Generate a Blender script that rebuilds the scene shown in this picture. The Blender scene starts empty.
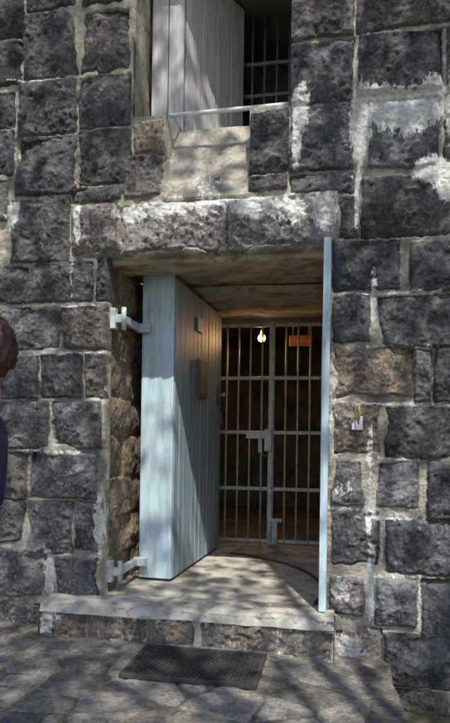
import bpy, math, random, bmesh
import numpy as np
from mathutils import Vector, Matrix
random.seed(7); rng=np.random.RandomState(11)
scene=bpy.context.scene
col=scene.collection

# ------------------------------------------------------------ helpers
def link(o,parent=None):
    col.objects.link(o)
    if parent: o.parent=parent
    return o
def empty(name):
    o=bpy.data.objects.new(name,None); o.empty_display_size=.2; return link(o)
def bm_fix(o):
    b=bmesh.new(); b.from_mesh(o.data); bmesh.ops.recalc_face_normals(b,faces=b.faces); b.to_mesh(o.data); b.free()
def mesh_obj(name,verts,faces,mat=None,parent=None,smooth=False):
    me=bpy.data.meshes.new(name); me.from_pydata([tuple(v) for v in verts],[],[tuple(f) for f in faces]); me.update()
    if mat: me.materials.append(mat)
    if smooth: me.polygons.foreach_set('use_smooth',[True]*len(me.polygons))
    return link(bpy.data.objects.new(name,me),parent)
def box(name,x0,x1,y0,y1,z0,z1,mat,parent=None,bev=.004,seg=2):
    v=[(x,y,z) for x in (x0,x1) for y in (y0,y1) for z in (z0,z1)]
    f=[(0,1,3,2),(4,6,7,5),(0,4,5,1),(2,3,7,6),(0,2,6,4),(1,5,7,3)]
    o=mesh_obj(name,v,f,mat,parent)
    if bev:
        m=o.modifiers.new('b','BEVEL'); m.width=bev; m.segments=seg
    return o
def tube(name,pts,r,mat,parent=None,n=12,caps=True):
    pts=[Vector(p) for p in pts]; vs=[];fs=[]
    for i,p in enumerate(pts):
        t=(pts[min(i+1,len(pts)-1)]-pts[max(i-1,0)]).normalized()
        a=t.cross(Vector((0,0,1)) if abs(t.z)<.9 else Vector((0,1,0))).normalized(); b=t.cross(a)
        rr=r[i] if isinstance(r,(list,tuple)) else r
        for k in range(n):
            th=2*math.pi*k/n; vs.append(p+a*math.cos(th)*rr+b*math.sin(th)*rr)
    for i in range(len(pts)-1):
        for k in range(n):
            fs.append((i*n+k,i*n+(k+1)%n,(i+1)*n+(k+1)%n,(i+1)*n+k))
    if caps:
        fs.append(tuple(range(n))[::-1]); fs.append(tuple((len(pts)-1)*n+k for k in range(n)))
    return mesh_obj(name,vs,fs,mat,parent,True)
class NT:
    def __init__(s,name,rough=.9):
        s.m=bpy.data.materials.new(name); s.m.use_nodes=True; s.t=s.m.node_tree; s.b=s.t.nodes['Principled BSDF']; s.b.inputs['Roughness'].default_value=rough
        s.co=s.t.nodes.new('ShaderNodeTexCoord').outputs['Object']
    def L(s,a,b): s.t.links.new(a,b)
    def setin(s,sock,v):
        if hasattr(v,'links'): s.L(v,sock)
        else: sock.default_value=v
    def noise(s,scale,det=3,rough=.6,vec=None,scl=None):
        n=s.t.nodes.new('ShaderNodeTexNoise'); n.inputs['Scale'].default_value=scale; n.inputs['Detail'].default_value=det; n.inputs['Roughness'].default_value=rough
        v=vec or s.co
        if scl:
            mp=s.t.nodes.new('ShaderNodeMapping'); mp.inputs['Scale'].default_value=scl; s.L(v,mp.inputs[0]); v=mp.outputs[0]
        s.L(v,n.inputs['Vector']); return n.outputs['Fac']
    def map(s,v,a,b,c=0,d=1):
        n=s.t.nodes.new('ShaderNodeMapRange'); n.interpolation_type='SMOOTHSTEP'
        s.L(v,n.inputs[0])
        for i,q in enumerate((a,b,c,d)): n.inputs[i+1].default_value=q
        return n.outputs[0]
    def math(s,op,a,b=0):
        n=s.t.nodes.new('ShaderNodeMath'); n.operation=op; s.setin(n.inputs[0],a); s.setin(n.inputs[1],b); return n.outputs[0]
    def mix(s,f,a,b,mode='MIX'):
        n=s.t.nodes.new('ShaderNodeMix'); n.data_type='RGBA'; n.blend_type=mode
        s.setin(n.inputs[0],f)
        for i,v in ((6,a),(7,b)):
            if isinstance(v,(tuple,list)): n.inputs[i].default_value=(v[0],v[1],v[2],1)
            else: s.L(v,n.inputs[i])
        return n.outputs[2]
    def attr(s,name):
        n=s.t.nodes.new('ShaderNodeAttribute'); n.attribute_name=name
        return n
    def color(s,c):
        if isinstance(c,(tuple,list)): s.b.inputs['Base Color'].default_value=(*c,1)
        else: s.L(c,s.b.inputs['Base Color'])
    def bump(s,h,strength=.5,dist=.01):
        n=s.t.nodes.new('ShaderNodeBump'); n.inputs['Strength'].default_value=strength; n.inputs['Distance'].default_value=dist
        s.L(h,n.inputs['Height']); s.L(n.outputs[0],s.b.inputs['Normal'])
def simple(name,c,rough=.6,metal=0,var=.25,scale=8,bump=.15,bs=60):
    n=NT(name,rough); f=n.map(n.noise(scale,3),.3,.7)
    d=tuple(x*(1-var) for x in c); l=tuple(min(1,x*(1+var)) for x in c)
    n.color(n.mix(f,d,l)); n.b.inputs['Metallic'].default_value=metal
    if bump: n.bump(n.noise(bs,2),bump,.003)
    return n.m

_T=rng.rand(16,256,256)
def vn(x,y,seed=0):
    xi=np.floor(x).astype(int); yi=np.floor(y).astype(int); fx=x-xi; fy=y-yi
    fx=fx*fx*(3-2*fx); fy=fy*fy*(3-2*fy); T=_T[seed%16]
    a=T[xi&255,yi&255]; b=T[(xi+1)&255,yi&255]; c=T[xi&255,(yi+1)&255]; d=T[(xi+1)&255,(yi+1)&255]
    return (a*(1-fx)+b*fx)*(1-fy)+(c*(1-fx)+d*fx)*fy
def fbm(x,y,s,oct=4,seed=0,g=.5):
    r=0;am=1;t=0
    for o in range(oct):
        ca,sa=math.cos(o*1.1+.4),math.sin(o*1.1+.4)
        r=r+am*vn((x*ca-y*sa)*s+o*17.3,(x*sa+y*ca)*s+o*5.7,seed+o); t+=am; am*=g; s*=2.03
    return r/t
def sst(a,b,x):
    t=np.clip((x-a)/(b-a),0,1); return t*t*(3-2*t)

def grid_mesh(name,us,vs,P,keep,attrs,mat,parent=None):
    nu,nv=len(us),len(vs)
    idx=np.arange(nu*nv).reshape(nu,nv)
    q=np.stack([idx[:-1,:-1],idx[1:,:-1],idx[1:,1:],idx[:-1,1:]],-1)
    q=q[keep] if keep is not None else q.reshape(-1,4)
    q=q.reshape(-1,4)
    me=bpy.data.meshes.new(name)
    me.vertices.add(nu*nv); me.vertices.foreach_set('co',P.reshape(-1).astype(np.float32))
    me.loops.add(q.size); me.loops.foreach_set('vertex_index',q.reshape(-1).astype(np.int32))
    me.polygons.add(len(q)); me.polygons.foreach_set('loop_start',np.arange(0,q.size,4,dtype=np.int32))
    me.polygons.foreach_set('use_smooth',np.ones(len(q),bool))
    me.update(calc_edges=True)
    ca=me.color_attributes.new('st','FLOAT_COLOR','POINT')
    ca.data.foreach_set('color',attrs.reshape(-1).astype(np.float32))
    me.materials.append(mat); me.validate()
    return link(bpy.data.objects.new(name,me),parent)

def stone_field(us,vs,rects,seed=0,warp=.008,depth=.036,rough=.036,grow=.009):
    U,V=np.meshgrid(us,vs,indexing='ij')
    wu=U+(fbm(U,V,5,2,seed)-.5)*2*warp+(fbm(U,V,32,3,seed+4)-.5)*.020
    wv=V+(fbm(U,V,5,2,seed+5)-.5)*2*warp+(fbm(U,V,32,3,seed+7)-.5)*.020
    D=np.full(U.shape,-.05); T=np.full(U.shape,.5); W=np.zeros(U.shape); O=np.zeros(U.shape)
    for k,(a,b,c,d,t,wm) in enumerate(rects):
        rr=np.random.RandomState(k*7+seed)
        a-=grow;b-=grow;c+=grow;d+=grow
        i0,i1=np.searchsorted(us,[a-.06,c+.06]); j0,j1=np.searchsorted(vs,[b-.06,d+.06])
        if i1<=i0 or j1<=j0: continue
        x=wu[i0:i1,j0:j1]; y=wv[i0:i1,j0:j1]
        cx,cy,hx,hy=(a+c)/2,(b+d)/2,(c-a)/2,(d-b)/2; r=min(.012,hx*.5,hy*.5)
        sh=rr.uniform(-.025,.025,4)
        x2=x+(y-cy)*sh[0]; y2=y+(x-cx)*sh[1]
        qx=np.abs(x2-cx)-hx+r; qy=np.abs(y2-cy)-hy+r
        sd=-(np.hypot(np.maximum(qx,0),np.maximum(qy,0))+np.minimum(np.maximum(qx,qy),0)-r)
        m=sd>D[i0:i1,j0:j1]
        tx,ty,of=rr.uniform(-.07,.07),rr.uniform(-.07,.07),rr.uniform(-.008,.014)
        off=of+(x-cx)*tx+(y-cy)*ty
        for q in range(3):
            an=rr.uniform(0,6.28); pl=(x-cx)*math.cos(an)+(y-cy)*math.sin(an)-rr.uniform(.2,.8)*min(hx,hy)
            off=off-np.maximum(0,pl)*rr.uniform(.05,.3)
        D[i0:i1,j0:j1][m]=sd[m]
        T[i0:i1,j0:j1][m]=t+rr.uniform(-.10,.10); W[i0:i1,j0:j1][m]=wm+max(0,rr.uniform(-.3,.25)); O[i0:i1,j0:j1][m]=off[m]
    smear=np.maximum(0,fbm(U,V,3.5,3,seed+2)-.57)*.14
    De=D-smear
    mask=sst(-.002,.006,De)
    rgh=(fbm(U,V,10,4,seed+3,.62)-.5)
    ridge=np.abs(fbm(U,V,17,3,seed+8)-.5)
    ridge2=np.abs(fbm(U,V,40,2,seed+9)-.5)
    rel=rough*rgh*1.8-ridge*rough*1.2-ridge2*rough*.4
    H=mask*(depth*sst(-.003,.018,De)+.008*sst(.0,.10,De)+O+rel*sst(-.002,.03,De))
    H=H+(1-mask)*(.014*(fbm(U,V,14,3,seed+6)-.3)+.006*(fbm(U,V,50,2,seed+1)-.5)+smear*.3)
    T=np.clip(T+rel*8+.08,0,1)
    return U,V,H,mask,T,np.clip(W,0,1),D

# ------------------------------------------------------------ materials
def stone_material(name,dark=(.030,.031,.037),light=(.118,.119,.130),mortar=(.42,.385,.32),pale=.35,hi=(.22,.22,.228)):
    n=NT(name,.92)
    a=n.attr('st'); sp=n.t.nodes.new('ShaderNodeSeparateColor'); n.L(a.outputs['Color'],sp.inputs[0])
    mask,tone,warm=sp.outputs[0],sp.outputs[1],sp.outputs[2]; lime=a.outputs['Alpha']
    f1=n.noise(6,4,.65); f2=n.noise(42,4,.72); f3=n.noise(150,2,.7)
    base=n.mix(n.map(f1,.35,.68),dark,light)
    base=n.mix(n.map(f2,.48,.68,0,.6),base,hi)
    base=n.mix(n.map(f2,.45,.35,0,.6),base,(.016,.016,.019))
    base=n.mix(n.map(f3,.56,.74,0,.45),base,(.32,.31,.295))
    tm=n.map(tone,0,1,.45,2.4)
    wf=n.math('MULTIPLY',warm,n.map(f1,.3,.6,.4,1))
    base=n.mix(wf,base,n.mix(n.map(f2,.35,.65),(.07,.048,.03),(.22,.16,.105)))
    cb=n.t.nodes.new('ShaderNodeCombineColor'); [n.L(tm,cb.inputs[i]) for i in range(3)]
    base=n.mix(1.0,base,cb.outputs[0],'MULTIPLY')
    f4=n.noise(2.6,5,.75)
    base=n.mix(n.map(f4,.55,.68,0,pale),base,(.30,.28,.25))
    mc=n.mix(n.map(f4,.4,.62),tuple(x*.5 for x in mortar),tuple(min(1,x*1.4) for x in mortar))
    mc=n.mix(n.map(f2,.5,.68,0,.5),mc,(.15,.125,.095))
    mk=n.map(n.math('ADD',mask,n.math('MULTIPLY',n.math('SUBTRACT',f2,.5),.7)),.3,.6)
    c=n.mix(mk,mc,base)
    lk=n.map(n.math('ADD',lime,n.math('MULTIPLY',n.math('SUBTRACT',n.noise(20,5,.75,scl=(1.3,1.3,.6)),.5),1.6)),.5,.60)
    c=n.mix(lk,c,n.mix(n.map(f2,.4,.65),(.55,.54,.51),(.86,.85,.82)))
    n.color(c)
    h=n.math('ADD',f2,n.math('MULTIPLY',f3,.4))
    n.bump(h,1.0,.015)
    return n.m
M_wall=stone_material('basalt_masonry')
M_reveal=stone_material('reveal_masonry',dark=(.05,.038,.028),light=(.18,.13,.09),mortar=(.40,.30,.20),hi=(.26,.20,.135))
M_pav=stone_material('flagstone',dark=(.10,.095,.088),light=(.21,.195,.172),mortar=(.25,.225,.18),pale=.35,hi=(.27,.25,.225))

# ------------------------------------------------------------ tower
tower=empty('stone_tower')
DX0,DX1,DZ0,DZ1=-1.59,-.07,.25,2.62
WX0,WX1,WZ0,WZ1=-1.42,-.335,3.585,5.0
R=[ # x0,z0,x1,z1,tone,warm  (metres on the wall face)
(-2.60,4.24,-2.26,4.66,.3,0),(-2.60,3.88,-2.26,4.21,.25,.2),(-2.24,3.93,-1.84,4.38,.3,.1),(-1.81,3.92,-1.44,4.36,.3,.1),(-2.23,4.41,-1.84,4.72,.25,0),(-1.82,4.39,-1.44,4.70,.3,.1),
(-2.60,3.59,-2.31,3.85,.3,0),(-2.28,3.52,-1.84,3.90,.2,.1),(-1.82,3.54,-1.44,3.90,.3,.1),(-2.60,3.24,-2.32,3.56,.3,0),(-2.29,3.08,-1.83,3.49,.3,.05),(-1.81,3.14,-1.43,3.51,.25,.1),
(-2.60,2.91,-2.35,3.21,.3,0),(-2.32,2.61,-1.88,3.05,.45,.1),(-1.85,3.01,-1.49,3.11,.35,0),(-1.48,3.02,-1.19,3.32,.5,.3),(-1.40,3.34,-1.20,3.55,.55,.45),
(-2.60,2.31,-2.19,2.57,.35,.1),(-2.17,2.32,-1.70,2.60,.3,.2),(-1.67,2.32,-1.59,2.62,.3,.2),
(-2.60,1.98,-1.94,2.27,.35,.1),(-1.92,1.98,-1.595,2.28,.35,.3),(-2.60,1.635,-2.10,1.94,.3,.1),(-2.07,1.64,-1.76,1.945,.35,0),(-1.735,1.64,-1.60,1.94,.3,.2),
(-2.60,1.27,-2.01,1.60,.4,.1),(-1.98,1.285,-1.61,1.60,.55,0),(-2.60,.906,-2.18,1.235,.45,.2),(-2.15,.93,-1.645,1.24,.5,.05),
(-2.60,.585,-2.18,.885,.45,.1),(-2.15,.53,-1.82,.90,.4,.1),(-1.80,.56,-1.63,.90,.5,.15),(-2.60,.21,-2.02,.55,.45,.1),(-1.94,.22,-1.625,.50,.45,.1),(-2.60,-.12,-1.93,.17,.4,.2),
# lintel
(-1.855,2.655,-1.50,2.985,.65,.2),(-1.485,2.635,-.74,2.965,1.1,.3),(-.735,2.635,-.005,2.96,.95,.2),
# right side
(-.335,4.0,.075,4.40,.3,0),(.10,4.02,.70,4.40,.3,0),(-.335,3.575,.075,3.975,.3,0),(.115,3.60,.62,3.98,.25,0),(-.61,3.14,-.345,3.55,.35,.05),(-.32,3.13,.09,3.55,.35,0),(.185,3.12,.61,3.55,.45,0),(.65,3.12,1.0,3.56,.3,0),(.66,3.59,1.0,3.99,.25,0),
(-.61,3.02,-.345,3.115,.35,0),(-.32,2.985,.09,3.10,.35,0),(.145,2.68,.70,3.05,.25,0),(.01,2.68,.12,2.95,.4,.05),
(-.03,2.34,.385,2.65,.35,0),(.455,2.32,.80,2.635,.3,0),(-.025,2.0,.205,2.30,.35,.1),(.265,1.965,.80,2.295,.3,.05),
(-.015,1.645,.475,1.965,.6,.8),(.49,1.62,.59,1.94,.4,.2),(.615,1.62,.82,1.95,.3,0),(-.015,1.27,.29,1.61,.5,.5),(.31,1.255,.80,1.58,.4,.1),
(-.02,.945,.19,1.24,.6,.2),(.265,.94,.515,1.225,.65,.05),(.58,.88,.85,1.235,.35,0),(-.015,.55,.28,.90,.5,.1),(.33,.52,.86,.865,.35,0),
(-.02,.235,.195,.485,.65,.1),(.27,.185,.515,.48,.55,0),(.555,.15,.9,.485,.35,0),(-.02,-.06,.31,.145,.7,.3),(.335,-.2,.9,.13,.4,.05),(-.02,-.40,.38,-.09,.4,.3),(.41,-.39,.9,-.23,.45,.3),
]
def fill(x0,x1,z0,z1,out,seed):
    r=random.Random(seed); z=z0
    while z<z1-.05:
        h=r.uniform(.28,.36); h=min(h,z1-z)
        x=x0-r.uniform(0,.3)
        while x<x1-.04:
            w=r.uniform(.3,.62)
            if x+w>x1-.12: w=x1-x
            out.append((max(x,x0)+.012,z+.012,x+w-.012,z+h-.012,r.uniform(.2,.45),r.uniform(0,.25)))
            x+=w
        z+=h
fill(-5.2,-2.62,-.42,6.6,R,1); fill(.93,3.6,-.42,6.6,R,2)
fill(-2.6,-1.44,4.74,6.6,R,3); fill(-.31,.93,4.42,6.6,R,4); fill(-1.44,-.31,5.02,6.6,R,5)
fill(-2.62,-.02,-.42,-.13,R,6); fill(.02,.93,-.62,-.4,R,8)
fill(-1.93,-.02,-.12,.24,R,9)
us=np.concatenate([np.arange(-5.2,-2.6,.03),np.arange(-2.6,1.0,.0075),np.arange(1.0,3.6,.03)])
vs=np.concatenate([np.arange(-.6,4.6,.0075),np.arange(4.6,6.6,.03)])
U,V,H,mask,T,W,D=stone_field(us,vs,R,seed=0)
lint=sst(-1.87,-1.84,U)*(1-sst(-.01,.02,U))*sst(2.62,2.65,V)*(1-sst(2.955,2.985,V))
H=H+lint*.02
cx0,cx1,cz0,cz1=-1.18,-.60,2.985,3.60
inch=sst(cx0-.012,cx0+.012,U)*(1-sst(cx1-.012,cx1+.012,U))*(V>cz0)*(V<cz1)
hh=-(V-cz0)/(cz1-cz0)*.27+.035+.034*(fbm(U,V,6,4,3)-.5)
H=H*(1-inch)+hh*inch; mask=mask*(1-inch)
lime=np.zeros(U.shape)
for (x,z,rx,rz,a) in [(-.26,3.52,.07,.22,.95),(-.28,3.30,.05,.2,.8),(.13,3.42,.08,.30,1.05),(.22,3.54,.16,.13,1.05),(.40,3.47,.24,.18,1.1),(.58,3.55,.12,.14,1.05),(.60,3.09,.17,.11,1.1),(.66,3.0,.1,.16,.9),(.70,3.45,.06,.4,.8),
   (-1.15,2.93,.26,.09,.8),(-.85,2.93,.20,.09,.75),(-.55,2.90,.26,.11,.85),(-.30,2.86,.18,.12,.8),(-.10,2.84,.12,.18,.85),(-1.40,2.90,.18,.10,.7),(-1.80,2.86,.04,.18,1),(-2.3,2.95,.07,.16,.85),(-2.05,2.75,.12,.1,.45),(-.6,2.97,.6,.02,.75),(-.9,2.78,.6,.10,.40),
   (.08,.02,.16,.14,.85),(.05,.38,.10,.12,.65),(.24,.45,.05,.4,.7),(-.02,1.5,.04,.5,.6),(.22,.95,.05,.3,.6),(-1.93,.05,.09,.14,1),(-1.7,.1,.15,.05,.6),(-1.62,.75,.05,.3,.65),(-1.99,.4,.05,.25,.7),(.23,2.25,.04,.3,.65),(.12,2.95,.03,.3,.85),(.05,1.05,.12,.1,.5),(-.72,3.3,.1,.25,.35),(-2.0,1.25,.5,.025,.6),(-1.9,1.95,.5,.025,.55),(-2.0,2.29,.5,.03,.65),(-1.84,2.5,.03,.3,.5),(.4,.87,.4,.025,.6),(.42,2.31,.4,.02,.7),(.4,1.6,.4,.02,.6),(.45,3.57,.4,.03,.8),(.25,3.06,.3,.02,.7),(.1,3.8,.02,.4,.6),(-2.3,3.4,.02,.4,.5),(-2.0,3.06,.3,.02,.6),(.22,1.25,.03,.4,.6),(.05,.92,.3,.02,.6),(.30,.7,.02,.25,.6),(.54,.4,.02,.3,.6),(-2.1,3.91,.5,.012,.6),(.4,1.97,.4,.02,.55),(.4,1.25,.4,.02,.55),(.45,.5,.4,.02,.55)]:
    lime=np.maximum(lime,a*np.exp(-(((U-x)/rx)**2+((V-z)/rz)**2)**1.3))
lime=lime*(.75+.5*fbm(U,V,5,3,9))
lime=np.maximum(lime,inch*.42*(.4+fbm(U,V,4,3,4)))
H=H+lime*.006
def clampin(U,V,H,x0,x1,z0,z1,dep):
    ins=(U>x0)&(U<x1)&(V>z0)&(V<z1)
    dl,dr,db,dt=U-x0,x1-U,V-z0,z1-V
    m=np.minimum(np.minimum(dl,dr),np.minimum(db,dt))
    U2=np.where(ins&(m==dl),x0,np.where(ins&(m==dr),x1,U)); V2=np.where(ins&(m==db),z0,np.where(ins&(m==dt),z1,V))
    return ins,U2,V2,np.where(ins,-dep,H)
i1,U2,V2,H=clampin(U,V,H,DX0,DX1,DZ0,DZ1,.10)
i2,U3,V3,H=clampin(U,V,H,WX0,WX1,WZ0,WZ1,.34)
U2=np.where(i2,U3,U2); V2=np.where(i2,V3,V2)
ins=i1|i2
allin=ins[:-1,:-1]&ins[1:,:-1]&ins[1:,1:]&ins[:-1,1:]
curv=np.maximum(0,np.abs(U2+.8)-1.75)**2/(2*6.0)
P=np.stack([U2,-H+curv,V2],-1)
A=np.stack([mask,T,W,lime],-1)
grid_mesh('front_masonry',us,vs,P,~allin,A,M_wall,tower)

def reveal(name,us,vs,mapf,seed,x0,x1,z0,z1,warm):
    rr=[]; r=random.Random(seed); z=z0
    while z<z1-.03:
        h=min(r.uniform(.26,.36),z1-z); x=x0
        while x<x1-.03:
            w=r.uniform(.3,.6)
            if x+w>x1-.15: w=x1-x
            rr.append((x+.01,z+.01,x+w-.01,z+h-.01,r.uniform(.4,.8),r.uniform(.5,1)*warm)); x+=w
        z+=h
    U,V,H,mask,T,W,D=stone_field(us,vs,rr,seed=seed,rough=.020,depth=.012)
    lm=.34*fbm(U,V,3,3,2)
    return grid_mesh(name,us,vs,mapf(U,V,H),None,np.stack([mask,T,W,lm],-1),M_reveal,tower)
pu=np.arange(.02,2.42,.012); pv=np.arange(.2,2.68,.012)
reveal('passage_wall_left',pu,pv,lambda U,V,H:np.stack([DX0-.02+H*sst(.02,.12,U),U,V],-1),4,0,2.42,.2,2.68,.9)
reveal('passage_wall_right',-pu[::-1],pv,lambda U,V,H:np.stack([DX1+.02-H*sst(.02,.12,-U),-U,V],-1),6,-2.42,0,.2,2.68,.5)
nt=NT('rusty_ceiling_stone',.9); f6=nt.noise(14,4,.7)
c=nt.mix(nt.map(nt.noise(3,4,.7,scl=(1,2.5,1)),.38,.6),(.30,.20,.11),(.62,.46,.28))
c=nt.mix(nt.map(nt.noise(4,4),.46,.60,0,.85),c,(.48,.47,.40)); c=nt.mix(nt.map(f6,.55,.68,0,.7),c,(.10,.07,.05))
nt.color(c); nt.bump(nt.noise(30,4,.7),.8,.018); M_ceil=nt.m
def slab(name,x0,x1,y0,y1,z0,z1,mat,seed,amp=.012,parent=tower):
    a=np.linspace(x0,x1,int((x1-x0)/.02)+2); b=np.linspace(y0,y1,int((y1-y0)/.02)+2)
    U,V=np.meshgrid(a,b,indexing='ij')
    edge=np.minimum(np.minimum(V-y0,y1-V),.05)/.05
    Z=z0+amp*2*(fbm(U,V,6,4,seed)-.5)+.045*(1-sst(0,1,edge))
    P=np.stack([U,V,Z],-1)[:, ::-1]
    grid_mesh(name,a,b,P,None,np.ones(P.shape[:2]+(4,))*.5,mat,parent)
    box(name+'_body',x0,x1,y0,y1,z0+.06,z1,mat,parent,0)
slab('ceiling_slab_1',-1.63,-.03,.06,.47,2.60,2.90,M_ceil,1,.018)
slab('ceiling_slab_2',-1.63,-.03,.48,.98,2.665,2.90,M_ceil,2,.016)
box('ceiling_gap',-1.63,-.03,.98,1.16,2.74,2.90,M_ceil,tower,0)
slab('ceiling_slab_3',-1.63,-.03,1.16,2.40,2.645,2.90,M_ceil,3,.014)
nt=NT('worn_concrete',.85); f5=nt.noise(18,4,.72)
c=nt.mix(nt.map(nt.noise(4,4,.65),.35,.68),(.36,.335,.285),(.62,.585,.51))
c=nt.mix(nt.map(f5,.50,.66,0,.75),c,(.2,.165,.125)); c=nt.mix(nt.map(nt.noise(90,2),.55,.7,0,.35),c,(.66,.63,.56))
nt.color(c); nt.bump(f5,.5,.012); M_floor=nt.m
nt=NT('stained_sill_plaster',.9); f7=nt.noise(12,4,.72)
c=nt.mix(nt.map(nt.noise(3,4,.65),.35,.65),(.24,.20,.15),(.50,.45,.36)); c=nt.mix(nt.map(f7,.5,.62,0,.75),c,(.13,.10,.07))
nt.color(c); nt.bump(f7,.6,.015); M_jamb=nt.m
def topslab(name,x0,x1,y0,y1,z,mat,parent,amp=.008,fz=.03,step=.02,th=.03,seed=2,wa=.07):
    a=np.arange(x0,x1+step,step); b=np.arange(y0,y1+step,step)
    U,V=np.meshgrid(a,b,indexing='ij')
    wob=wa*(fbm(U,U*0,7,4,seed,.65)-.5)
    dd=(V-y0)
    Z=z+amp*2*(fbm(U,V,4,4,seed)-.5)-fz*(1-sst(0,.06,dd))**2-th*(dd<.001)
    P=np.stack([U,V+wob*(1-sst(0,.1,dd)),Z],-1)
    return grid_mesh(name,a,b,P,None,np.ones(P.shape[:2]+(4,))*.5,mat,parent)
topslab('passage_floor',-1.64,-.02,.0,2.40,.25,M_floor,tower,fz=0)
step=empty('doorstep')
us2=np.arange(-1.96,.02,.008); vs2=np.arange(-.12,.235,.008)
rs=[(-1.95,-.04,-1.62,.19,.7,.6),(-1.60,-.02,-1.22,.19,.65,.7),(-1.20,-.03,-.86,.18,.7,.7),(-.84,-.03,-.42,.19,.7,.6),(-.40,-.04,0.01,.18,.8,.5)]
U,V,H,mask,T,W,D=stone_field(us2,vs2,rs,seed=3,depth=.012,rough=.034,warp=.03)
lm=.55*fbm(U,V,4,3,7)+.3*sst(.10,.22,V)+.5*np.exp(-((U+1.93)/.1)**2)
grid_mesh('step_face',us2,vs2,np.stack([U,-.19-H,V],-1),None,np.stack([mask*.75,T,W,lm],-1),M_wall,step)
topslab('step_top',-1.95,.008,-.222,.02,.245,M_floor,step,fz=.045,th=.02,seed=5,step=.011,amp=.010,wa=.05)
for sx,nm in ((-1.96,'step_side_left'),(.012,'step_side_right')):
    uu=np.arange(-.22,.01,.02)
    U,V=np.meshgrid(uu,vs2,indexing='ij')
    ms=grid_mesh(nm,uu,vs2,np.stack([np.full(U.shape,sx)+.01*(fbm(U,V,12,3,2)-.5),U,V],-1),None,np.stack([U*0+.8,U*0+.5,U*0+.3,U*0+.2],-1),M_wall,step)
    if sx<-1: ms.data.flip_normals()

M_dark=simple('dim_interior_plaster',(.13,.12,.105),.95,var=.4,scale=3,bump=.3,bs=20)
box('room_floor',-2.6,1.2,2.40,6.0,.10,.246,M_dark,tower,0)
box('room_ceiling',-2.6,1.2,2.40,6.0,2.9,3.0,M_dark,tower,0)
box('room_back',-2.6,1.2,6.0,6.1,.1,3.0,M_dark,tower,0)
box('room_side_left',-2.7,-2.6,2.40,6.1,.1,3.0,M_dark,tower,0)
box('room_side_right',1.2,1.3,2.40,6.1,.1,3.0,M_dark,tower,0)
box('room_front_left',-2.6,-1.6,2.41,2.5,.25,2.9,M_dark,tower,0)
box('room_front_right',-.06,1.2,2.41,2.5,.25,2.9,M_dark,tower,0)
box('room_front_top',-1.6,-.06,2.41,2.5,2.60,2.9,M_dark,tower,0)
box('window_side_left',-1.55,-1.415,.33,1.9,3.2,5.1,M_jamb,tower,0)
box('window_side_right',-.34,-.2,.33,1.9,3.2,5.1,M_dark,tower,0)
box('window_floor',-1.415,-.34,.26,1.9,3.3,3.60,M_floor,tower,.015)
box('window_head',-1.415,-.34,.33,1.9,4.995,5.1,M_dark,tower,0)
box('window_back',-1.415,-.34,1.85,1.9,3.6,5.0,M_dark,tower,0)
box('window_sill',-.60,-.336,.0,.26,3.44,3.592,M_floor,tower,.012)
# plaster lining of the left window jamb
jv=np.arange(3.58,5.02,.012); ju=np.arange(.0,.335,.012)
U,V=np.meshgrid(ju,jv,indexing='ij')
grid_mesh('window_jamb_plaster',ju,jv,np.stack([-1.412+.014*(fbm(U,V,9,4,5)-.2),U,V],-1),None,np.ones(U.shape+(4,))*.5,M_jamb,tower)

# ------------------------------------------------------------ painted wood
def paint(name,c,dirt=(.22,.2,.17),amt=.6,rough=.55):
    n=NT(name,rough)
    s=n.noise(7,4,.7,scl=(3,3,.35)); b=n.mix(n.map(s,.3,.7),tuple(x*.78 for x in c),tuple(min(1,x*1.15) for x in c))
    b=n.mix(n.map(n.noise(9,5,.78,scl=(2,2,.5)),.54,.70,0,amt),b,dirt)
    b=n.mix(n.map(n.noise(60,3,.7,scl=(1,1,.3)),.60,.70,0,amt*.6),b,tuple(x*.45 for x in c))
    n.color(b); n.bump(n.noise(35,4,.7,scl=(3,3,.3)),.4,.006); return n.m
M_blue=paint('pale_blue_paint',(.48,.62,.70),amt=.5)
M_blue_shade=paint('pale_blue_paint_shaded',(.30,.405,.465),amt=.5)  # same door paint, with the plank face's shade put into the colour
M_white=paint('white_paint',(.72,.74,.76),amt=.35)
M_shut=paint('weathered_shutter_wood',(.62,.60,.61),dirt=(.33,.29,.27),amt=.6,rough=.8)
M_iron=simple('pale_painted_iron',(.50,.53,.54),.5,.1,.25,20,.2,80)
M_irond=simple('dark_painted_iron',(.16,.18,.19),.5,.3,.3,20,.2,80)
M_rust=simple('rusty_iron',(.13,.06,.035),.8,.3,.4,25,.4,60)
M_brown=simple('varnished_brown_board',(.19,.12,.06),.6,0,.3,9,.1)

door=empty('wooden_door')
def obox(name,A,dr,nr,s0,s1,n0,n1,z0,z1,mat,bev,parent):
    v=[]
    for s in (s0,s1):
        for n_ in (n0,n1):
            for z in (z0,z1):
                p=A+dr*s+nr*n_; v.append((p.x,p.y,z))
    f=[(0,1,3,2),(4,6,7,5),(0,4,5,1),(2,3,7,6),(0,2,6,4),(1,5,7,3)]
    o=mesh_obj(name,v,f,mat,parent); bm_fix(o)
    m=o.modifiers.new('b','BEVEL'); m.width=bev; m.segments=2
    return o
F0=Vector((-1.232,.50,0)); F1=Vector((-1.153,2.0,0)); dirv=(F1-F0).normalized(); L=(F1-F0).length; nrm=Vector((dirv.y,-dirv.x,0))
def dbox(name,s0,s1,n0,n1,z0,z1,mat,bev=.004): return obox(name,F0,dirv,nrm,s0,s1,n0,n1,z0,z1,mat,bev,door)
dbox('core',.03,L-.005,-.255,-.022,.275,2.60,M_blue)
dbox('hinge_edge_board',0,.028,-.270,-.006,.268,2.63,M_blue,.008)
np_=12; pw=(L-.03)/np_
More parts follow.
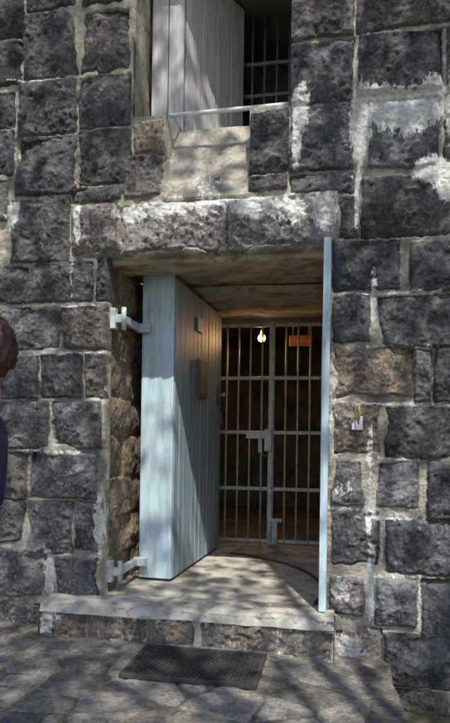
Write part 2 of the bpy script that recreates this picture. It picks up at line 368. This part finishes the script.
for k in range(np_):
    j=random.uniform(-.003,.003)
    dbox('plank_%d'%k,.030+k*pw+.003,.030+(k+1)*pw-.003,-.021,.0+j,.27,2.612+random.uniform(-.008,.004),M_blue_shade,.005)
dbox('notice_plate',.62,.80,.004,.012,2.30,2.42,M_white,.002)
dbox('notice_board',.62,.88,.004,.024,1.72,2.06,M_brown,.004)
dbox('notice_board_panel',.65,.85,.0245,.028,1.76,2.02,simple('aged_notice',(.30,.22,.13),.6),.002)
dbox('latch_plate',1.36,1.46,.004,.014,1.70,1.86,M_irond,.003)
p=F0+dirv*1.41+nrm*.012
tube('latch_knob',[(p.x,p.y,1.80),(p.x+.03,p.y,1.80),(p.x+.045,p.y,1.80),(p.x+.055,p.y,1.80)],[.01,.01,.022,.012],M_iron,door)
tube('pull_ring',[(p.x+.02,p.y+.045*math.cos(k*math.pi/8),1.56+.045*math.sin(k*math.pi/8)) for k in range(17)],.007,M_irond,door,8,False)
for nm,z in (('upper_hinge',2.21),('lower_hinge',.40)):
    h=empty(nm); h.parent=door
    box('wall_plate',-1.60,-1.555,.07,.13,z-.075,z+.075,M_iron,h,.006)
    box('wall_arm',-1.60,-1.50,.085,.125,z-.03,z+.03,M_iron,h,.006)
    box('strap',-1.53,-1.495,.10,.52,z-.028,z+.028,M_iron,h,.006)
    box('strap_end',-1.53,-1.42,.46,.494,z-.035,z+.035,M_iron,h,.006)
    tube('pin',[(-1.50,.10,z-.08),(-1.50,.10,z+.08)],.018,M_iron,h)
box('door_frame_strip',-.093,-.045,-.075,-.035,.255,2.67,M_blue,None,.005)

# ------------------------------------------------------------ gate
gate=empty('iron_gate'); gy=2.34
zr=[.29,.84,1.435,2.01,2.57]
for i,z in enumerate(zr): box('rail_%d'%i,-1.585,-.06,gy-.007,gy+.007,z-.018,z+.018,M_iron,gate,.003)
k=0; x=-1.53
while x<-.08:
    tube('bar_%d'%k,[(x,gy-.001,.27),(x,gy-.001,2.59)],.0095,M_iron,gate,10); x+=.126; k+=1
box('meeting_stile',-.70,-.655,gy-.022,gy-.010,.26,2.6,M_iron,gate,.003)
box('lock_box',-.93,-.70,gy-.05,gy-.012,1.37,1.45,M_white,gate,.006)
box('lock_plate',-.735,-.66,gy-.06,gy-.024,1.24,1.47,M_white,gate,.006)
box('bolt_bracket_left',-.80,-.76,gy-.04,gy-.012,1.22,1.37,M_white,gate,.006)
tube('padlock_shackle',[(-.72+.03*math.cos(t*math.pi/8),gy-.07,1.22-.03*math.sin(t*math.pi/8)) for t in range(9)],.006,M_irond,gate,8)
box('floor_bolt_keep',-.645,-.585,gy-.06,gy-.024,.26,.53,M_iron,gate,.006)
box('keep_cap',-.655,-.54,gy-.065,gy-.0245,.50,.535,M_white,gate,.006)
arc=[( -1.45+1.37*math.cos(t),.45+1.37*math.sin(t),.260) for t in np.linspace(-.25,1.22,40)]
tube('door_track',arc,.012,M_rust,None,8)

lamp=empty('bulb_lamp')
ln=NT('glowing_bulb',.4); ln.b.inputs['Emission Color'].default_value=(1,.45,.10,1); ln.b.inputs['Emission Strength'].default_value=5; ln.color((1,.7,.4))
lx,ly,lz=-.86,2.95,2.54
tube('bulb',[(lx,ly,lz-.048),(lx,ly,lz-.042),(lx,ly,lz-.025),(lx,ly,lz),(lx,ly,lz+.025),(lx,ly,lz+.045)],[.008,.026,.042,.047,.038,.018],ln.m,lamp,16)
tube('socket',[(lx,ly,lz+.045),(lx,ly,lz+.10)],.02,M_irond,lamp)
tube('flex',[(lx,ly,lz+.10),(lx,ly,2.9)],.005,M_irond,lamp)
ld=bpy.data.lights.new('lamp_light','POINT'); ld.energy=20; ld.color=(1,.56,.25); ld.shadow_soft_size=.04
lo=bpy.data.objects.new('lamp_light',ld); lo.location=(lx,ly-.09,lz-.03); link(lo,lamp)
sg=empty('orange_sign')
box('board',-.52,-.27,2.70,2.712,2.40,2.52,simple('orange_board',(.75,.2,.03),.5,0,.2),sg,.003)
box('lettering_band',-.50,-.29,2.695,2.6995,2.445,2.475,simple('sign_cream',(.7,.35,.12),.5),sg,.001)
tube('hanger_1',[(-.48,2.706,2.52),(-.48,2.706,2.9)],.003,M_irond,sg,6); tube('hanger_2',[(-.31,2.706,2.52),(-.31,2.706,2.9)],.003,M_irond,sg,6)

# ------------------------------------------------------------ window
sh=empty('window_shutter')
A0=Vector((-1.13,.34,0)); A1=Vector((-.80,.98,0)); d2=(A1-A0).normalized(); n2=Vector((d2.y,-d2.x,0)); L2=(A1-A0).length
for k in range(4):
    obox('board_%d'%k,A0,d2,n2,k*L2/4+.004,(k+1)*L2/4-.004,-.05,random.uniform(-.003,.003),3.615,4.95,M_shut,.005,sh)
box('fixed_board',-1.385,-1.262,.30,.34,3.608,4.985,M_shut,sh,.006)
box('fixed_board_2',-1.256,-1.14,.302,.34,3.608,4.985,M_shut,sh,.006)
wb=empty('window_bars')
for k in range(9):
    x=-1.27+k*.105; tube('bar_%d'%k,[(x,1.1,3.60),(x,1.1,4.99)],.011,M_irond,wb,10)
for k,z in enumerate((3.75,4.02,4.29,4.56)): box('cross_%d'%k,-1.40,-.345,1.085,1.112,z-.014,z+.014,M_irond,wb,.003)
rail=empty('window_rail')
tube('rail',[(-1.17,.04,3.60),(-.33,.04,3.61)],.015,M_white,rail)
tube('bracket_1',[(-1.14,.04,3.60),(-1.14,.32,3.60)],.008,M_iron,rail); tube('bracket_2',[(-.40,.04,3.61),(-.40,.06,3.585)],.008,M_iron,rail)

hk=empty('door_holdback_hook')
box('base_block',.117,.153,-.08,-.035,1.50,1.60,simple('cream_block',(.36,.28,.16),.7),hk,.008)
box('white_plate',.10,.17,-.065,-.03,1.43,1.52,M_white,hk,.006)
tube('hook',[(.135,-.075,1.59),(.135,-.10,1.58),(.138,-.115,1.55),(.14,-.11,1.50),(.14,-.09,1.47),(.14,-.08,1.48)],.006,simple('tarnished_brass',(.33,.25,.10),.5,.7),hk,8)

# ------------------------------------------------------------ paving
us3=np.concatenate([np.arange(-5,-2.6,.05),np.arange(-2.6,.62,.009)]); vs3=np.concatenate([np.arange(-6.5,-1.7,.05),np.arange(-1.7,.06,.009)])
U,V=np.meshgrid(us3,vs3,indexing='ij')
r3=np.random.RandomState(5)
seeds=[]
for a in np.arange(-5,.9,.30):
    for b in np.arange(-6.6,.2,.27):
        seeds.append((a+r3.uniform(-.14,.14),b+r3.uniform(-.12,.12)))
seeds=[s for s in seeds if not(-.35<s[0]<.6 and -.95<s[1]<-.1)]+[(-.02,-.42),(-.15,-.80),(.33,-.25)]
S=np.array(seeds); WU=U+.06*(fbm(U,V,5,4,1)-.5); WV=V+.06*(fbm(U,V,5,4,4)-.5)
d1=np.full(U.shape,9.); dd2=np.full(U.shape,9.); idn=np.zeros(U.shape,int)
for k,(a,b) in enumerate(S):
    i0,i1=np.searchsorted(us3,[a-.9,a+.9]); j0,j1=np.searchsorted(vs3,[b-.9,b+.9])
    d=np.hypot(WU[i0:i1,j0:j1]-a,WV[i0:i1,j0:j1]-b)
    D1=d1[i0:i1,j0:j1]; D2=dd2[i0:i1,j0:j1]; ID=idn[i0:i1,j0:j1]
    m=d<D1; D2[:]=np.where(m,D1,np.minimum(D2,d)); ID[m]=k; D1[m]=d[m]
e=(dd2-d1)*.5
mask=sst(.004,.014,e); tn=r3.uniform(.3,.75,len(S))[idn]; wm=r3.uniform(.0,.4,len(S))[idn]; of=r3.uniform(-.005,.005,len(S))[idn]
edge=sst(.36,.42,U+.05*(fbm(V,V*0,4,3,3)-.5))
Z=.008+mask*(.010*sst(.004,.016,e)+of+.010*(fbm(U,V,10,4,6)-.5))+.007*(fbm(U,V,24,3,8)-.5)-.07*sst(-.4,.4,U)*sst(-1.5,-.2,V)-.5*edge
grid_mesh('flagstone_paving',us3,vs3,np.stack([U,V,Z],-1),None,np.stack([mask*(1-edge*.3),np.clip(tn+(fbm(U,V,24,3,8)-.5)*.4,0,1),wm,.3*fbm(U,V,6,3,3)],-1),M_pav)
nt=NT('earth_ground',.95); c=nt.mix(nt.map(nt.noise(.8,6,.7),.35,.65),(.13,.10,.07),(.10,.12,.05)); c=nt.mix(nt.map(nt.noise(30,4),.45,.65,0,.6),c,(.2,.16,.11)); nt.color(c); nt.bump(nt.noise(15,5,.7),.6,.03)
mesh_obj('ground',[(-300,-300,-.37),(300,-300,-.37),(300,300,-.37),(-300,300,-.37)],[(0,1,2,3)],nt.m)

# ------------------------------------------------------------ door mat
M_rub=simple('black_rubber',(.045,.044,.044),.6,0,.4,12,.2)
vm=[];fm=[]
mx0,mx1,my0,my1=-1.17,-.395,-.80,-.30; nx,ny=17,11
cw=(mx1-mx0-.05)/nx; ch=(my1-my0-.05)/ny; zt,zb=.042,.022
def addbox(a,b,c_,d,z0,z1):
    i=len(vm); vm.extend([(x,y,z) for x in (a,b) for y in (c_,d) for z in (z0,z1)])
    fm.extend([tuple(i+q for q in f) for f in [(0,1,3,2),(4,6,7,5),(0,4,5,1),(2,3,7,6),(0,2,6,4),(1,5,7,3)]])
addbox(mx0,mx1,my0,my0+.025,zb,zt);addbox(mx0,mx1,my1-.025,my1,zb,zt);addbox(mx0,mx0+.025,my0+.025,my1-.025,zb,zt);addbox(mx1-.025,mx1,my0+.025,my1-.025,zb,zt)
def ring(cx,cy,ro,ri,z0,z1,n=10):
    i=len(vm)
    for k in range(n):
        t=2*math.pi*k/n
        for r_,z in ((ro,z0),(ro,z1),(ri,z1),(ri,z0)): vm.append((cx+r_*math.cos(t),cy+r_*math.sin(t),z))
    for k in range(n):
        a=i+4*k; b=i+4*((k+1)%n)
        for q in range(4): fm.append((a+q,b+q,b+(q+1)%4,a+(q+1)%4))
for i in range(nx):
    for j in range(ny):
        x=mx0+.025+(i+.5)*cw; y=my0+.025+(j+.5)*ch
        ring(x,y,cw*.49,cw*.30,zb,zt-.002-.002*((i+j)%2))
mat_=mesh_obj('door_mat',vm,fm,M_rub)
bm_fix(mat_)

# ------------------------------------------------------------ person at left (seen from behind / the side)
person=empty('person')
M_skin=simple('skin',(.50,.30,.22),.55,0,.08,20,.05)
h_=NT('reddish_hair',.5); h_.color(h_.mix(h_.map(h_.noise(30,4,.6,scl=(1,1,.15)),.35,.65),(.025,.008,.006),(.10,.028,.018))); h_.bump(h_.noise(60,3,.6,scl=(1,1,.1)),.8,.01); M_hair=h_.m
M_shirt=simple('navy_shirt',(.026,.024,.075),.9,0,.25,14,.3,40)
M_trou=simple('dark_trousers',(.03,.032,.045),.9,0,.2,14,.3,50)
M_shoe=simple('shoe_leather',(.03,.025,.02),.5)
px,py=-1.085,-2.33; hd=math.radians(188)
def Wd(f,s,z):
    return (px+math.cos(hd)*f-math.sin(hd)*s, py+math.sin(hd)*f+math.cos(hd)*s, z)
def skin(name,verts,edges,rad,mat,root=0,sub=2):
    me=bpy.data.meshes.new(name); me.from_pydata([Wd(*v) for v in verts],edges,[]); me.materials.append(mat)
    o=link(bpy.data.objects.new(name,me),person)
    m=o.modifiers.new('s','SKIN'); m.use_smooth_shade=True
    for i,r in enumerate(rad):
        q=me.skin_vertices[0].data[i]; q.radius=(r,r) if not isinstance(r,tuple) else r; q.use_root=(i==root)
    s=o.modifiers.new('ss','SUBSURF'); s.levels=sub; s.render_levels=sub
    return o
G=.02
skin('torso_shirt',[(.05,0,.98),(.05,0,1.12),(.05,0,1.28),(.03,0,1.38),(.03,.13,1.385),(.03,-.13,1.385),(.03,.19,1.33),(.03,-.19,1.33),(.05,.235,1.10),(.05,-.235,1.10),(.015,0,1.44)],
     [(0,1),(1,2),(2,3),(3,4),(3,5),(4,6),(5,7),(6,8),(7,9),(3,10)],[.14,.125,.13,.11,.065,.065,.062,.062,.048,.048,.062],M_shirt)
skin('legs_trousers',[(.05,0,.97),(.05,0,.90),(.05,.10,.80),(.05,-.10,.80),(.07,.11,.48),(.07,-.11,.48),(.03,.11,.12+G),(.03,-.11,.12+G)],[(0,1),(1,2),(1,3),(2,4),(3,5),(4,6),(5,7)],[.125,.12,.085,.085,.06,.06,.05,.05],M_trou)
for s in (1,-1):
    skin('forearm',[(.05,.235*s,1.12),(.20,.24*s,1.00),(.27,.23*s,.97)],[(0,1),(1,2)],[.036,.026,.024],M_skin)
    skin('palm',[(.27,.23*s,.97),(.32,.225*s,.955),(.345,.22*s,.95)],[(0,1),(1,2)],[(.02,.026),(.022,.034),(.016,.034)],M_skin)
    for k,(o_,l) in enumerate(((.03,.07),(.01,.08),(-.01,.075),(-.03,.06))):
        skin('finger_%d'%k,[(.34,.22*s,.95+o_),(.34+l*.55,.215*s,.945+o_),(.34+l*.9,.20*s,.93+o_)],[(0,1),(1,2)],[.009,.008,.007],M_skin)
    skin('thumb',[(.29,.215*s,.985),(.32,.20*s,1.01),(.35,.195*s,1.015)],[(0,1),(1,2)],[.012,.010,.008],M_skin)
    skin('shoe',[(-.03,.11*s,.045+G),(.08,.11*s,.045+G),(.20,.12*s,.035+G)],[(0,1),(1,2)],[(.045,.042),(.045,.045),(.04,.03)],M_shoe)
skin('neck',[(-.02,0,1.40),(-.02,0,1.50),(.0,0,1.56)],[(0,1),(1,2)],[.064,.064,.062],M_skin)
skin('collar',[(-.06,0,1.435),(-.03,.05,1.445),(.05,.04,1.43),(.05,-.04,1.43),(-.03,-.05,1.445)],[(0,1),(1,2),(2,3),(3,4),(4,0)],[.018]*5,M_white)
def ell(name,c,r,mat,fn=None,n=32,m=24):
    v=[];f=[]
    for i in range(m+1):
        th=math.pi*i/m
        for j in range(n):
            ph=2*math.pi*j/n; d=Vector((math.sin(th)*math.cos(ph),math.sin(th)*math.sin(ph),math.cos(th)))
            q=Vector((d.x*r[0],d.y*r[1],d.z*r[2]))
            if fn: q=fn(d,q)
            v.append(Wd(c[0]+q.x,c[1]+q.y,c[2]+q.z))
    for i in range(m):
        for j in range(n): f.append((i*n+j,(i+1)*n+j,(i+1)*n+(j+1)%n,i*n+(j+1)%n))
    return mesh_obj(name,v,f,mat,person,True)
hc=(.01,0,1.615)
def headf(d,q):
    if d.z<0: q.x*=1+.05*d.z; q.y*=1+.22*d.z
    if d.x>0:
        g=lambda y,z,s:math.exp(-((d.y-y)**2+(d.z-z)**2)/s)
        q.x+=.022*g(0,-.12,.012)+.010*g(0,-.02,.02)-.008*g(.33,.05,.012)-.008*g(-.33,.05,.012)+.008*g(0,-.45,.02)+.010*g(0,-.78,.03)
    return q
ell('head',hc,(.097,.075,.118),M_skin,headf)
def hairf(d,q):
    k=1+.035*math.sin(d.y*23+d.z*9)+.02*math.sin(d.z*31+d.y*11)
    q=q*k
    if d.x>.25 and d.z<.55: q=q*.72
    if d.z<-.45 : q=q*(.84+.10*max(0,-d.x))
    return q
ell('hair',(-.005,0,1.622),(.120,.092,.122),M_hair,hairf,64,48)
for s in (1,-1):
    ell('ear',(.005,.078*s,1.60),(.018,.010,.030),M_skin)
    ell('eye',(.088,.031*s,1.618),(.011,.012,.010),simple('eye_white',(.7,.7,.7),.2,0,.05,5,0))
ell('mouth',(.097,0,1.557),(.008,.024,.006),simple('lips',(.4,.14,.12),.5,0,.05,5,0))

# ------------------------------------------------------------ tree behind the camera (casts the dappled shade)
sund=Vector((-.35,1,-1.5)).normalized()
tree=empty('shade_tree')
M_bark=simple('bark',(.12,.09,.065),.95,0,.4,12,.8,18)
nt=NT('leaf_green',.6); nt.color(nt.mix(nt.map(nt.noise(1.2,3),.35,.65),(.035,.07,.018),(.08,.13,.03))); M_leaf=nt.m
base=Vector((3.0,-7.0,-.4)); top=Vector((2.2,-6.2,5.2))
tube('trunk',[base,base+Vector((-.1,.1,1.2)),base+Vector((-.25,.3,3)),top],[.34,.25,.22,.17],M_bark,tree,16)
lr=random.Random(21)
cen=Vector((1.0,-4.6,8.6)); clumps=[]
gaps=[(-.9,1.6,.75,.5,.85),(-.9,2.85,.8,.3,.85),(-.8,4.8,.5,.4,.7),(.35,1.2,.5,.9,.5),(.4,3.4,.5,.4,.6),(-2.1,2.2,.5,.9,.5),(-.9,-.6,1.3,.5,.5)]
while len(clumps)<60:
    q=Vector((lr.uniform(-1,1),lr.uniform(-1,1),lr.uniform(-1,1)))
    if q.length>1: continue
    c_=cen+Vector((q.x*3.7,q.y*3.4,q.z*2.2)); t_=-c_.y/sund.y; w0=c_+sund*t_
    if any(((w0.x-g[0])/(g[2]+.25))**2+((w0.z-g[1])/(g[3]+.25))**2<1 and lr.random()<g[4] for g in gaps):
        if lr.random()<.9: continue
    clumps.append(c_)
for k,c_ in enumerate(clumps[:9]):
    mid=top.lerp(c_,.5)+Vector((lr.uniform(-.3,.3),lr.uniform(-.3,.3),.3))
    tube('limb_%d'%k,[top-Vector((0,0,.3)),mid,c_],[.10,.045,.010],M_bark,tree,8)
lv=[];lf=[]
for c_ in clumps:
    rad=lr.uniform(.4,.75)
    for i in range(120):
        p=c_+Vector((lr.gauss(0,rad*.75),lr.gauss(0,rad*.75),lr.gauss(0,rad*.5)))
        a=Vector((lr.gauss(0,1),lr.gauss(0,1),lr.gauss(0,.5))).normalized(); b=a.cross(Vector((lr.gauss(0,1),lr.gauss(0,1),lr.gauss(0,1)))).normalized()
        l=lr.uniform(.06,.11); w_=l*.45; n0=len(lv)
        lv.extend([p-a*l,p+b*w_,p+a*l,p-b*w_]); lf.append((n0,n0+1,n0+2,n0+3))
mesh_obj('leaves',lv,lf,M_leaf,tree)

# ------------------------------------------------------------ light & camera
el=math.asin(-sund.z); az=math.atan2(-sund.x,-sund.y)
sd=bpy.data.lights.new('sun','SUN'); sd.energy=5.0; sd.angle=math.radians(.6); sd.color=(1,.95,.86)
so=bpy.data.objects.new('sun',sd); so.rotation_euler=sund.to_track_quat('-Z','Y').to_euler(); link(so)
w_=bpy.data.worlds.new('World'); scene.world=w_; w_.use_nodes=True; t=w_.node_tree
sk=t.nodes.new('ShaderNodeTexSky'); sk.sky_type='NISHITA'; sk.sun_disc=False; sk.sun_elevation=el; sk.sun_rotation=az
t.links.new(sk.outputs[0],t.nodes['Background'].inputs[0]); t.nodes['Background'].inputs[1].default_value=.15
cam=bpy.data.cameras.new('camera'); co=bpy.data.objects.new('camera',cam); link(co)
cam.sensor_fit='VERTICAL'; cam.sensor_height=24; cam.lens=602/723*24; cam.shift_y=77.5/723; cam.clip_end=1000; cam.clip_start=.05
co.matrix_world=Matrix.Translation((0,-4,1.36))@Matrix.Rotation(math.radians(10.4),4,'Z')@Matrix.Rotation(math.radians(90),4,'X')@Matrix.Rotation(.015,4,'Z')
scene.camera=co
scene.view_settings.view_transform='Standard'; scene.view_settings.look='None'; scene.view_settings.exposure=0
